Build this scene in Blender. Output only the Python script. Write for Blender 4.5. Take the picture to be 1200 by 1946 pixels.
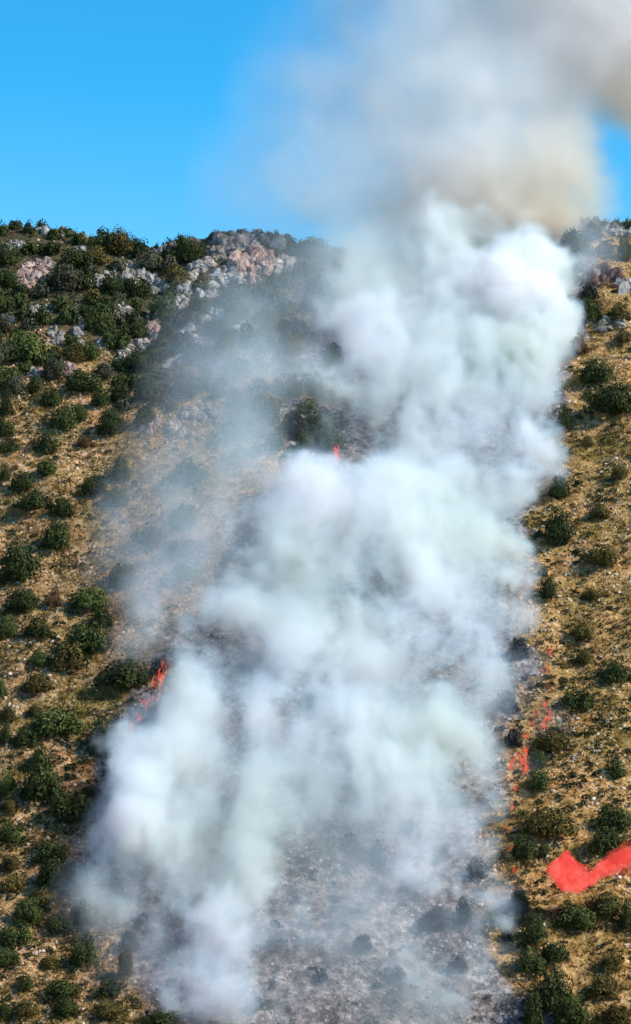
import bpy, math, random
import numpy as np

# ------------------------------------------------------------------ start
scene = bpy.context.scene
for ob in list(bpy.data.objects):
    bpy.data.objects.remove(ob)
COL = scene.collection

# ------------------------------------------------------------------ camera
PW, PH, FPX = 1200.0, 1946.0, 4500.0          # photograph size and focal length in its pixels
PITCH = math.radians(1.0)
cam_data = bpy.data.cameras.new('camera')
cam_data.sensor_fit = 'VERTICAL'
cam_data.sensor_height = 24.0
cam_data.lens = 24.0 * FPX / PH
cam_data.clip_start = 0.5
cam_data.clip_end = 9000
camera = bpy.data.objects.new('camera', cam_data)
camera.rotation_euler = (math.pi / 2 + PITCH, 0, 0)
COL.objects.link(camera)
scene.camera = camera

# ------------------------------------------------------------------ sky and sun
SUN = np.array((0.96, -0.24, 0.82)); SUN = SUN / np.linalg.norm(SUN)
world = bpy.data.worlds.new('World')
scene.world = world
world.use_nodes = True
wn = world.node_tree.nodes; wl = world.node_tree.links
sky = wn.new('ShaderNodeTexSky')
sky.sky_type = 'NISHITA'
sky.sun_disc = False
sky.sun_elevation = math.asin(SUN[2])
sky.sun_rotation = math.atan2(SUN[0], SUN[1])
sky.altitude = 300
sky.air_density = 1.0
sky.dust_density = 0.25
sky.ozone_density = 2.0
tint = wn.new('ShaderNodeMix'); tint.data_type = 'RGBA'; tint.blend_type = 'MULTIPLY'
tint.inputs[0].default_value = 1.0
tint.inputs[7].default_value = (0.71, 0.905, 1.27, 1)
less = wn.new('ShaderNodeVectorMath'); less.operation = 'SUBTRACT'; less.inputs[1].default_value = (1.25, 0.0, 0.0)
floor_ = wn.new('ShaderNodeVectorMath'); floor_.operation = 'MAXIMUM'; floor_.inputs[1].default_value = (0.30, 0.0, 0.0)
wl.new(sky.outputs[0], tint.inputs[6])
wl.new(tint.outputs[2], less.inputs[0]); wl.new(less.outputs[0], floor_.inputs[0])   # a very clear, deep blue sky
wl.new(floor_.outputs[0], wn['Background'].inputs[0])
wn['Background'].inputs[1].default_value = 0.132

sun_data = bpy.data.lights.new('sun', 'SUN')
sun_data.energy = 5.0
sun_data.angle = math.radians(0.53)
sun_data.color = (1.0, 0.94, 0.84)
sun = bpy.data.objects.new('sun', sun_data)
from mathutils import Vector
sun.rotation_euler = Vector(SUN).to_track_quat('Z', 'Y').to_euler()
sun.location = (120, 100, 200)
COL.objects.link(sun)

vs = scene.view_settings
vs.view_transform = 'Standard'; vs.look = 'None'; vs.exposure = 0.18; vs.gamma = 1.0
vs.use_curve_mapping = False

cy = scene.cycles
cy.use_denoising = True
cy.denoiser = 'OPENIMAGEDENOISE'
cy.use_adaptive_sampling = True
cy.adaptive_threshold = 0.05
cy.max_bounces = 16
cy.diffuse_bounces = 2
cy.glossy_bounces = 1
cy.transmission_bounces = 2
cy.transparent_max_bounces = 96
cy.volume_bounces = 11
cy.volume_step_rate = 6.0
cy.use_light_tree = False
cy.volume_max_steps = 256
cy.sample_clamp_indirect = 6.0

# ------------------------------------------------------------------ helpers
rng = np.random.default_rng(7)
random.seed(7)

def pix_dir(u, v):
    a = (np.asarray(u, float) - PW / 2) / FPX
    b = (PH / 2 - np.asarray(v, float)) / FPX
    return np.stack([a, math.cos(PITCH) - math.sin(PITCH) * b, math.sin(PITCH) + math.cos(PITCH) * b], -1)

def to_pix(x, y, z):
    c, s = math.cos(PITCH), math.sin(PITCH)
    d = c * y + s * z
    w = -s * y + c * z
    return PW / 2 + FPX * x / d, PH / 2 - FPX * w / d

class Lattice:
    """smooth 2-D value noise, vectorised"""
    def __init__(self, seed, n=97):
        self.g = np.random.default_rng(seed).random((n, n)); self.n = n
    def __call__(self, x, y):
        n = self.n
        xi = np.floor(x).astype(int); yi = np.floor(y).astype(int)
        fx = x - xi; fy = y - yi
        fx = fx * fx * (3 - 2 * fx); fy = fy * fy * (3 - 2 * fy)
        g = self.g
        a = g[xi % n, yi % n]; b = g[(xi + 1) % n, yi % n]
        c = g[xi % n, (yi + 1) % n]; d = g[(xi + 1) % n, (yi + 1) % n]
        return (a * (1 - fx) + b * fx) * (1 - fy) + (c * (1 - fx) + d * fx) * fy

N1, N2, N3, N4, N5 = (Lattice(s) for s in (11, 12, 13, 14, 15))

# ---- the lie of the land: slope facing the camera across a valley
YB, YR = 280.0, 460.0
RU = np.array([-1500, -300, 0, 60, 130, 200, 250, 310, 350, 400, 470, 530, 590, 650, 800, 950, 1060, 1110, 1150, 1200, 1300, 1600, 3000])
RV = np.array([440, 405, 418, 420, 434, 443, 453, 460, 451, 440, 436, 444, 459, 470, 462, 440, 416, 410, 411, 413, 420, 470, 700])
_d = pix_dir(RU, RV)
RX = _d[:, 0] * YR / _d[:, 1]
RZ = _d[:, 2] * YR / _d[:, 1]
_d = pix_dir(600, 1946)
ZB = float(_d[2] * YB / _d[1])

def ground(x, y):
    x = np.asarray(x, float); y = np.asarray(y, float)
    zr = np.interp(x, RX, RZ)
    t = (y - YB) / (YR - YB)
    up = ZB + (zr - ZB) * t + 2.5 * np.sin(np.clip(t, 0, 1) * math.pi)
    down = zr - 0.5 * (y - YR)
    k = 2.0
    hill = -k * np.logaddexp(-np.clip(up, -400, 400) / k, -np.clip(down, -400, 400) / k)
    fade = np.clip((YR - 4 - y) / 25, 0.12, 1) * np.clip((y - 200) / 40, 0, 1)
    n = (N1(x / 34 + 5.2, y / 46 + 1.3) - .5) * 5.0 + (N2(x / 13, y / 17) - .5) * 2.2 \
        + (N3(x / 4.6, y / 4.9) - .5) * 0.9 + (N4(x / 1.5, y / 1.5) - .5) * 0.75 + (N5(x / 0.8, y / 0.8) - .5) * 0.30
    hill = hill + n * fade
    near = -2.2 - 0.35 * np.maximum(y, 0) + (N1(x / 40 + 30, y / 40) - .5) * 2 * np.clip(y / 60, 0, 1)
    k = 3.0
    return np.where(y > 150, k * np.logaddexp(np.clip(hill, -900, 900) / k, np.clip(near, -900, 900) / k), near)

def hit(u, v, step=0.5):
    """where the line of sight through a pixel meets the hill (arrays)"""
    u = np.atleast_1d(np.asarray(u, float)); v = np.atleast_1d(np.asarray(v, float))
    d = pix_dir(u, v)
    t = np.full(u.shape, 262.0)
    done = np.zeros(u.shape, bool)
    for _ in range(int(220 / step)):
        p = d * t[:, None]
        below = p[:, 2] <= ground(p[:, 0], p[:, 1])
        done |= below
        if done.all():
            break
        t = np.where(done, t, t + step)
    a = t - step; b = t.copy()
    for _ in range(12):
        m = (a + b) / 2
        p = d * m[:, None]
        bl = p[:, 2] <= ground(p[:, 0], p[:, 1])
        b = np.where(bl, m, b); a = np.where(bl, a, m)
    p = d * b[:, None]
    p[:, 2] = ground(p[:, 0], p[:, 1])
    return p, done

def px_m(p):
    """photo pixels per metre at a point"""
    return FPX / np.maximum(np.asarray(p)[..., 1], 1)

def in_poly(u, v, poly):
    u = np.asarray(u); v = np.asarray(v)
    ins = np.zeros(u.shape, bool)
    n = len(poly)
    for i in range(n):
        x1, y1 = poly[i]; x2, y2 = poly[(i + 1) % n]
        c = ((y1 > v) != (y2 > v)) & (u < (x2 - x1) * (v - y1) / ((y2 - y1) + 1e-9) + x1)
        ins ^= c
    return ins

BURN = [(300, 2100), (285, 1935), (235, 1830), (190, 1770), (150, 1690), (185, 1600), (215, 1500), (205, 1430), (265, 1350), (325, 1270),
        (330, 1190), (420, 1100), (470, 980), (500, 880), (560, 790), (620, 640), (700, 520), (820, 440), (1000, 425), (1090, 440),
        (1165, 500), (1150, 560), (1085, 640), (1060, 780), (1040, 930), (995, 1060), (1015, 1180), (1040, 1290), (1015, 1400), (978, 1500),
        (965, 1600), (975, 1690), (985, 1800), (1000, 1946), (1010, 2100)]
# ground fixed stains are laid out on the hill itself: the outline above is dropped onto the slope once
_bp = np.array([(min(max(u, -50), 1300), min(v, 1990)) for u, v in BURN])
_h, _ = hit(_bp[:, 0], np.clip(_bp[:, 1], 470, 1990))
BURN_XY = [(float(a[0]), float(a[1])) for a in _h]

def burn_at(x, y):
    jx = (N2(x / 9 + 9, y / 9) - .5) * 9 + (N3(x / 3 + 19, y / 3) - .5) * 5 + (N4(x / 1.3, y / 1.3 + 3) - .5) * 3.5
    jy = (N3(x / 5, y / 5 + 7) - .5) * 7
    return in_poly(x + jx, y + jy, BURN_XY)

def mesh_obj(name, verts, faces, mat, parent=None, smooth=False):
    me = bpy.data.meshes.new(name)
    me.from_pydata([tuple(map(float, p)) for p in verts], [], faces)
    if smooth:
        me.shade_smooth()
    if mat:
        me.materials.append(mat)
    o = bpy.data.objects.new(name, me)
    COL.objects.link(o)
    if parent:
        o.parent = parent
    return o

def fast_mesh(name, V, F, mat, attrs=None, smooth=False):
    """V (n,3); F (m,k) all faces with k corners"""
    me = bpy.data.meshes.new(name)
    V = np.ascontiguousarray(V, np.float32); F = np.ascontiguousarray(F, np.int32)
    me.vertices.add(len(V)); me.vertices.foreach_set('co', V.ravel())
    k = F.shape[1]
    me.loops.add(F.size); me.loops.foreach_set('vertex_index', F.ravel())
    me.polygons.add(len(F)); me.polygons.foreach_set('loop_start', np.arange(0, F.size, k, dtype=np.int32))
    me.update(calc_edges=True)
    if smooth:
        me.polygons.foreach_set('use_smooth', np.ones(len(F), bool))
    for nm, (typ, dom, data) in (attrs or {}).items():
        a = me.attributes.new(nm, typ, dom)
        a.data.foreach_set('color' if 'COLOR' in typ else 'value', np.ascontiguousarray(data, np.float32).ravel())
    me.materials.append(mat)
    me.validate()
    return me

def put(name, data, loc=(0, 0, 0), rot=(0, 0, 0), sc=(1, 1, 1), parent=None):
    o = bpy.data.objects.new(name, data)
    o.location = loc; o.rotation_euler = rot; o.scale = sc
    COL.objects.link(o)
    if parent:
        o.parent = parent
    return o

def tag(o, label=None, cat=None, group=None, kind=None):
    if label: o['label'] = label
    if cat: o['category'] = cat
    if group: o['group'] = group
    if kind: o['kind'] = kind
    return o

# ------------------------------------------------------------------ materials
def new_mat(name):
    m = bpy.data.materials.new(name); m.use_nodes = True
    nt = m.node_tree
    return m, nt, nt.nodes, nt.links, nt.nodes['Principled BSDF']

def ramp(N, stops, interp='LINEAR'):
    r = N.new('ShaderNodeValToRGB'); r.color_ramp.interpolation = interp
    e = r.color_ramp.elements
    while len(e) < len(stops): e.new(0.5)
    for q, (p, c) in zip(e, stops):
        q.position = p; q.color = (*c, 1)
    return r

def noise(N, L, vec, scale, detail=4, rough=0.6):
    n = N.new('ShaderNodeTexNoise'); n.inputs['Scale'].default_value = scale
    n.inputs['Detail'].default_value = detail; n.inputs['Roughness'].default_value = rough
    L.new(vec, n.inputs['Vector'])
    return n

def mixc(N, L, fac, a, b, mode='MIX'):
    m = N.new('ShaderNodeMix'); m.data_type = 'RGBA'; m.blend_type = mode
    for sock, val in ((m.inputs[0], fac), (m.inputs[6], a), (m.inputs[7], b)):
        if isinstance(val, (int, float)): sock.default_value = val
        elif isinstance(val, tuple): sock.default_value = (*val, 1)
        else: L.new(val, sock)
    return m.outputs[2]

def ground_material():
    m, nt, N, L, B = new_mat('dry_hillside_soil')
    tc = N.new('ShaderNodeTexCoord'); P = tc.outputs['Object']
    at = N.new('ShaderNodeAttribute'); at.attribute_name = 'burn'
    at2 = N.new('ShaderNodeAttribute'); at2.attribute_name = 'scrub'
    big = noise(N, L, P, 0.11, 4)
    mid = noise(N, L, P, 0.8, 5, 0.65)
    fine = noise(N, L, P, 2.6, 5, 0.75)
    r1 = ramp(N, [(0.32, (0.10, 0.060, 0.022)), (0.44, (0.26, 0.168, 0.066)), (0.56, (0.40, 0.275, 0.130)), (0.68, (0.56, 0.42, 0.26))])
    L.new(mid.outputs['Fac'], r1.inputs[0])
    r2 = ramp(N, [(0.36, (0.66, 0.66, 0.42)), (0.5, (1.18, 1.06, 0.92)), (0.64, (1.45, 1.18, 1.12))])
    L.new(big.outputs['Fac'], r2.inputs[0])
    c = mixc(N, L, 1.0, r1.outputs[0], r2.outputs[0], 'MULTIPLY')
    r3 = ramp(N, [(0.36, (0.28, 0.24, 0.19)), (0.49, (0.95, 0.95, 0.95)), (0.63, (1.6, 1.5, 1.4))])
    L.new(fine.outputs['Fac'], r3.inputs[0])
    c = mixc(N, L, 0.9, c, r3.outputs[0], 'MULTIPLY')
    sx = N.new('ShaderNodeSeparateXYZ'); L.new(P, sx.inputs[0])
    mx_ = N.new('ShaderNodeMapRange'); mx_.inputs['From Min'].default_value = -12; mx_.inputs['From Max'].default_value = 22; L.new(sx.outputs[0], mx_.inputs[0])
    c = mixc(N, L, 1.0, c, mixc(N, L, mx_.outputs[0], (0.90, 0.95, 1.05), (0.95, 0.97, 0.90)), 'MULTIPLY')   # dusty pinkish soil on one side, golden on the other
    # darker olive brown ground under the thick scrub
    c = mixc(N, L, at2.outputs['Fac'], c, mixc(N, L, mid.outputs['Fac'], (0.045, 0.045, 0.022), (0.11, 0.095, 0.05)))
    # ash and char of the burnt strip
    r4 = ramp(N, [(0.32, (0.035, 0.030, 0.029)), (0.45, (0.14, 0.122, 0.114)), (0.56, (0.27, 0.24, 0.228)), (0.70, (0.46, 0.43, 0.415))])
    L.new(mid.outputs['Fac'], r4.inputs[0])
    ash = mixc(N, L, 0.45, r4.outputs[0], r3.outputs[0], 'MULTIPLY')
    pat = noise(N, L, P, 0.22, 4, .65)
    r5 = ramp(N, [(0.36, (0.22, 0.20, 0.20)), (0.47, (0.9, 0.86, 0.84)), (0.60, (1.35, 1.33, 1.32))]); L.new(pat.outputs['Fac'], r5.inputs[0])
    ash = mixc(N, L, 1.0, ash, r5.outputs[0], 'MULTIPLY')   # char and drifts of white ash
    c = mixc(N, L, at.outputs['Fac'], c, ash)
    L.new(c, B.inputs['Base Color'])
    B.inputs['Roughness'].default_value = 0.95
    B.inputs['Specular IOR Level'].default_value = 0.1
    bp = N.new('ShaderNodeBump'); bp.inputs['Strength'].default_value = 0.9; bp.inputs['Distance'].default_value = 0.35
    L.new(fine.outputs['Fac'], bp.inputs['Height']); L.new(bp.outputs[0], B.inputs['Normal'])
    return m

def foliage_material(name, dark, light, warm):
    m, nt, N, L, B = new_mat(name)
    at = N.new('ShaderNodeAttribute'); at.attribute_name = 'tint'
    oi = N.new('ShaderNodeObjectInfo')
    r = ramp(N, [(0.0, dark), (0.6, light), (1.0, warm)])
    L.new(at.outputs['Fac'], r.inputs[0])
    hv = N.new('ShaderNodeHueSaturation')
    mr = N.new('ShaderNodeMapRange'); mr.inputs['To Min'].default_value = 0.7; mr.inputs['To Max'].default_value = 1.35
    L.new(oi.outputs['Random'], mr.inputs[0]); L.new(mr.outputs[0], hv.inputs['Value'])
    L.new(r.outputs[0], hv.inputs['Color']); L.new(hv.outputs[0], B.inputs['Base Color'])
    B.inputs['Roughness'].default_value = 0.75
    B.inputs['Specular IOR Level'].default_value = 0.15
    return m

def tint_material(name, stops, rough=0.9):
    m, nt, N, L, B = new_mat(name)
    at = N.new('ShaderNodeAttribute'); at.attribute_name = 'tint'
    r = ramp(N, stops); L.new(at.outputs['Fac'], r.inputs[0])
    L.new(r.outputs[0], B.inputs['Base Color'])
    B.inputs['Roughness'].default_value = rough
    B.inputs['Specular IOR Level'].default_value = 0.1
    return m

def rock_material(name, a, b, c):
    m, nt, N, L, B = new_mat(name)
    tc = N.new('ShaderNodeTexCoord'); oi = N.new('ShaderNodeObjectInfo')
    va = N.new('ShaderNodeVectorMath'); va.operation = 'ADD'
    L.new(tc.outputs['Object'], va.inputs[0]); L.new(oi.outputs['Location'], va.inputs[1])
    n1 = noise(N, L, va.outputs[0], 1.3, 6, 0.7)
    r = ramp(N, [(0.32, a), (0.5, b), (0.68, c)]); L.new(n1.outputs['Fac'], r.inputs[0])
    hv = N.new('ShaderNodeHueSaturation'); mr = N.new('ShaderNodeMapRange')
    mr.inputs['To Min'].default_value = 0.72; mr.inputs['To Max'].default_value = 1.25
    L.new(oi.outputs['Random'], mr.inputs[0]); L.new(mr.outputs[0], hv.inputs['Value'])
    L.new(r.outputs[0], hv.inputs['Color']); L.new(hv.outputs[0], B.inputs['Base Color'])
    B.inputs['Roughness'].default_value = 0.95; B.inputs['Specular IOR Level'].default_value = 0.1
    bp = N.new('ShaderNodeBump'); bp.inputs['Strength'].default_value = 0.8; bp.inputs['Distance'].default_value = 0.3
    L.new(n1.outputs['Fac'], bp.inputs['Height']); L.new(bp.outputs[0], B.inputs['Normal'])
    return m

M_GROUND = ground_material()
FOL = {
    'dark': foliage_material('dark_green_foliage', (0.020, 0.028, 0.007), (0.046, 0.061, 0.014), (0.094, 0.105, 0.029)),
    'green': foliage_material('green_foliage', (0.026, 0.039, 0.009), (0.062, 0.083, 0.019), (0.120, 0.131, 0.036)),
    'olive': foliage_material('olive_foliage', (0.042, 0.036, 0.008), (0.100, 0.078, 0.018), (0.170, 0.125, 0.038)),
    'grey': foliage_material('grey_green_foliage', (0.034, 0.036, 0.018), (0.078, 0.076, 0.040), (0.14, 0.125, 0.075)),
    'brown': foliage_material('dry_brown_foliage', (0.045, 0.022, 0.010), (0.115, 0.060, 0.026), (0.21, 0.12, 0.055)),
    'black': foliage_material('charred_twigs', (0.008, 0.008, 0.009), (0.025, 0.024, 0.024), (0.06, 0.055, 0.055)),
}
m_bark, _, _N, _L, _B = new_mat('shrub_bark')
_tc = _N.new('ShaderNodeTexCoord'); _n = noise(_N, _L, _tc.outputs['Object'], 6)
_r = ramp(_N, [(0.3, (0.05, 0.035, 0.025)), (0.7, (0.14, 0.11, 0.08))]); _L.new(_n.outputs['Fac'], _r.inputs[0])
_L.new(_r.outputs[0], _B.inputs['Base Color']); _B.inputs['Roughness'].default_value = 0.9
ROCK = {
    'pale': rock_material('pale_limestone', (0.13, 0.11, 0.09), (0.31, 0.27, 0.225), (0.50, 0.45, 0.39)),
    'pink': rock_material('pink_limestone', (0.15, 0.095, 0.075), (0.36, 0.245, 0.20), (0.52, 0.40, 0.34)),
    'grey': rock_material('grey_limestone', (0.13, 0.125, 0.115), (0.29, 0.28, 0.26), (0.47, 0.46, 0.43)),
    'red': rock_material('scorched_shaded_red_rock', (0.045, 0.022, 0.018), (0.115, 0.055, 0.045), (0.20, 0.11, 0.09)),  # dark brown tone stands in for smoke shade on the ridge
}
M_STONE = tint_material('loose_stone', [(0.0, (0.07, 0.062, 0.058)), (0.22, (0.40, 0.375, 0.35)), (0.3, (0.20, 0.125, 0.06)), (0.6, (0.40, 0.285, 0.17)), (0.9, (0.55, 0.43, 0.31)), (1.0, (0.68, 0.57, 0.44))])
M_GRASS = tint_material('dry_grass_blades', [(0.0, (0.07, 0.068, 0.015)), (0.3, (0.19, 0.135, 0.032)), (0.6, (0.38, 0.25, 0.075)), (0.85, (0.56, 0.40, 0.16)), (1.0, (0.32, 0.13, 0.05))])
M_SCRUB = tint_material('low_scrub_leaves', [(0.0, (0.022, 0.030, 0.010)), (0.4, (0.055, 0.055, 0.018)), (0.7, (0.115, 0.085, 0.035)), (1.0, (0.19, 0.12, 0.055))])

M_CHAR = tint_material('charred_scrub_stubs', [(0.0, (0.010, 0.009, 0.009)), (0.5, (0.035, 0.031, 0.030)), (1.0, (0.13, 0.115, 0.105))])

# ------------------------------------------------------------------ the hillside
def axis(parts):
    out = []
    for a, b, s in parts:
        out.append(np.arange(a, b, s))
    return np.concatenate(out + [np.array([parts[-1][1]])])

gx = axis([(-2400, -400, 200), (-400, -100, 20), (-100, -72, 4), (-72, 72, 0.5), (72, 100, 4), (100, 400, 20), (400, 2400, 200)])
gy = axis([(-1500, -40, 120), (-40, 200, 12), (200, 268, 4), (268, 474, 0.5), (474, 520, 3), (520, 900, 20), (900, 2400, 150)])
X, Y = np.meshgrid(gx, gy, indexing='ij')
Z = ground(X, Y)
Z = np.maximum(Z, -260)
nx_, ny_ = len(gx), len(gy)
ii = np.arange(nx_ * ny_).reshape(nx_, ny_)
F = np.stack([ii[:-1, :-1], ii[1:, :-1], ii[1:, 1:], ii[:-1, 1:]], -1).reshape(-1, 4)
V = np.stack([X, Y, Z], -1).reshape(-1, 3)
burn = burn_at(V[:, 0], V[:, 1]).astype(np.float32)
b2 = burn.reshape(nx_, ny_)
for _ in range(2):
    b2[1:-1, 1:-1] = (b2[1:-1, 1:-1] * 2 + b2[:-2, 1:-1] + b2[2:, 1:-1] + b2[1:-1, :-2] + b2[1:-1, 2:]) / 6
# thick maquis grows on the upper left of the slope
pu, pv = to_pix(V[:, 0], np.maximum(V[:, 1], 50), V[:, 2])
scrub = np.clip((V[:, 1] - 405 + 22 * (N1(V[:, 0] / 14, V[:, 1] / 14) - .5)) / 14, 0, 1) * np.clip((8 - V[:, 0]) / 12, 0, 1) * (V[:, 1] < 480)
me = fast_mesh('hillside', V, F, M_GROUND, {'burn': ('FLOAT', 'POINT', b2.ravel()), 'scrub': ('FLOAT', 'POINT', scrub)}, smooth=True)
hill = put('hillside', me)
tag(hill, 'steep dry hillside with a broad burnt strip running up it', 'hillside', kind='structure')

# ------------------------------------------------------------------ rock outcrops on the upper slope
def boulder_mesh(seed, mat):
    r = np.random.default_rng(seed)
    n = 8
    vs, fs = [], []
    # angular block: two twisted rings and caps, displaced unevenly
    rings = [(-0.5, 0.85), (0.05, 1.0), (0.55, 0.72), (0.85, 0.30)]
    for zi, (z, s) in enumerate(rings):
        for k in range(n):
            a = 2 * math.pi * (k + 0.3 * zi) / n + r.uniform(-.2, .2)
            q = s * r.uniform(0.7, 1.2)
            vs.append((math.cos(a) * q, math.sin(a) * q, z + r.uniform(-.18, .18)))
    for zi in range(len(rings) - 1):
        for k in range(n):
            fs.append((zi * n + k, zi * n + (k + 1) % n, (zi + 1) * n + (k + 1) % n, (zi + 1) * n + k))
    fs.append(tuple(range((len(rings) - 1) * n, len(rings) * n)))
    m = bpy.data.meshes.new('boulder')
    m.from_pydata(vs, [], fs); m.materials.append(mat); m.update()
    return m

BOULD = {k: [boulder_mesh(40 + i * 7 + 100 * j, ROCK[k]) for i in range(5)] for j, k in enumerate(ROCK)}

OUTCROPS = [  # u, v, half width, half height, tilt deg, pieces, kind, label
    (68, 520, 40, 22, 28, 34, 'pink', 'pink rock outcrop on the upper left slope near the left edge'),
    (122, 440, 48, 13, -6, 24, 'grey', 'row of grey broken rocks just under the skyline bushes at upper left'),
    (200, 536, 26, 15, 20, 20, 'pale', 'pale rounded rock outcrop left of its taller pale neighbour, upper left'),
    (255, 520, 22, 26, 0, 24, 'pale', 'tall pale rock outcrop in the thick scrub under the skyline notch'),
    (298, 545, 24, 18, -35, 20, 'pale', 'pale rock rib slanting down right of the tall pale outcrop'),
    (291, 618, 10, 42, 0, 20, 'pink', 'narrow upright pinkish rock band between dark scrub and bluish smoke'),
    (250, 668, 34, 18, 35, 24, 'pale', 'pale stony slab below the narrow upright rock band'),
    (152, 618, 9, 38, 0, 14, 'pale', 'thin upright line of pale rocks in dark green scrub'),
    (108, 640, 14, 20, 0, 12, 'pale', 'small pale rock patch in scrub left of the thin upright rock line'),
    (200, 645, 8, 22, -25, 8, 'pale', 'short slanting strip of pale rock in green scrub'),
    (340, 452, 46, 7, 14, 20, 'pink', 'long low rock ledge on the skyline beside the notch'),
    (435, 466, 48, 24, 15, 40, 'pale', 'bright pale crag at the top of the big cliff under the skyline'),
    (476, 505, 46, 34, 20, 56, 'pink', 'big pink cliff face below the bright pale crag'),
    (510, 455, 46, 12, -8, 26, 'pale', 'pale scattered rocks along the crest right of the bright crag'),
    (385, 508, 46, 9, 40, 22, 'pale', 'pale rock ridge slanting down to the left from the big cliff'),
    (425, 535, 26, 26, 0, 22, 'grey', 'grey furrowed rock slabs left of the big pink cliff face'),
    (368, 560, 34, 9, -10, 14, 'grey', 'grey rock ledge under the slanting pale ridge'),
    (372, 640, 34, 12, -25, 16, 'grey', 'grey rock ledges seen through thin blue smoke'),
    (465, 628, 26, 14, 10, 9, 'grey', 'few grey rocks in the dark scrub beneath the pink cliff'),
    (372, 800, 56, 26, 25, 40, 'pale', 'broad pale stony patch at the left border of the smoke'),
    (128, 706, 15, 10, 0, 9, 'pink', 'little pinkish rock heap above two round shrubs, left slope'),
    (70, 708, 13, 12, 0, 9, 'pink', 'little pinkish rock heap nearest the left edge'),
    (285, 815, 18, 16, 0, 14, 'pink', 'reddish pink stones beside the broad pale stony patch'),
    (300, 488, 24, 9, 20, 12, 'pale', 'low pale rocks just below the skyline notch'),
    (165, 480, 26, 9, -10, 12, 'grey', 'grey rocks in scrub above the rounded pale outcrop'),
    (25, 470, 22, 12, 0, 11, 'grey', 'grey rocks by the left edge under the skyline'),
    (80, 590, 22, 8, 15, 9, 'pale', 'pale rocks in scrub below the pink outcrop'),
    (225, 595, 20, 9, 30, 11, 'pale', 'pale rocks between tall outcrop and stony slab'),
    (330, 690, 26, 10, 30, 12, 'grey', 'grey rocks in bluish smoke right of the stony slab'),
    (440, 700, 30, 10, 20, 11, 'grey', 'grey rocks in thin smoke above the broad stony patch'),
    (20, 600, 16, 10, 0, 8, 'pale', 'pale rocks at the left edge beside green scrub'),
    (545, 505, 34, 16, 10, 18, 'pale', 'pale rock faces right of the big pink cliff, behind thin smoke'),
    (340, 585, 14, 34, -20, 16, 'pale', 'pale rock streak slanting down between grey ledge and upright band'),
    (410, 600, 30, 10, 25, 12, 'grey', 'grey rock streak under the furrowed slabs'),
    (1145, 530, 34, 24, 0, 20, 'red', 'scorched reddish rocks toned for smoke shade at the top right of the slope'),
    (1172, 442, 26, 7, -8, 9, 'grey', 'grey rocks on the skyline at the right edge'),
    (1186, 545, 16, 14, 0, 6, 'grey', 'grey rocks beside the scorched rocks at the right edge'),
    (1150, 618, 40, 10, -5, 12, 'pale', 'pale stones in a row below the very dark shrub at upper right'),
]
rock_ell = []
OP, _ = hit([q[0] for q in OUTCROPS], [q[1] for q in OUTCROPS])
for (u, v, a, b, tilt, n, kind, label), p0 in zip(OUTCROPS, OP):
    root = bpy.data.objects.new('rock_outcrop', None); COL.objects.link(root)
    root.location = p0
    tag(root, label, 'rock outcrop', 'rock outcrops')
    rock_ell.append((u, v, a, b, math.radians(tilt)))
    th = math.radians(tilt)
    n = int(n * 2.0)
    q = np.sqrt(rng.random(n)); f = rng.random(n) * 2 * math.pi
    du = q * np.cos(f) * a; dv = q * np.sin(f) * b
    uu = u + du * math.cos(th) + dv * math.sin(th)
    vv = v - du * math.sin(th) + dv * math.cos(th)
    P, ok = hit(uu, np.maximum(vv, 380), step=1.0)
    for k in range(n):
        if not ok[k] or P[k, 1] > YR + 3:      # off the crest: set it on the crest
            P[k, 1] = YR - rng.uniform(0.5, 3.5); P[k, 0] = (uu[k] - 600) / FPX * P[k, 1]; P[k, 2] = ground(P[k, 0], P[k, 1])
        s = (3.2 + 9.5 * rng.random() ** 1.8) * (1.3 if u > 370 and v < 560 else 1.0) / px_m(P[k])
        o = bpy.data.objects.new('boulder', BOULD[kind][rng.integers(5)] if rng.random() < .85 else BOULD['pale'][rng.integers(5)])
        COL.objects.link(o); o.parent = root
        o.location = Vector(P[k] + np.array((0, 0, -0.05 * s))) - root.location
        o.rotation_euler = (rng.uniform(-.5, .2), rng.uniform(-.35, .35), rng.uniform(0, 6.3))
        o.scale = (s * rng.uniform(.6, 1.5), s * rng.uniform(.6, 1.2), s * rng.uniform(.6, 1.7))

def rocky(u, v, grow=1.0):
    r = np.zeros(np.shape(u), bool)
    for (a0, b0, a, b, th) in rock_ell:
        du = u - a0; dv = v - b0
        x = du * math.cos(th) - dv * math.sin(th); y = du * math.sin(th) + dv * math.cos(th)
        r |= (x / (a * grow)) ** 2 + (y / (b * grow)) ** 2 < 1
    return r

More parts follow.
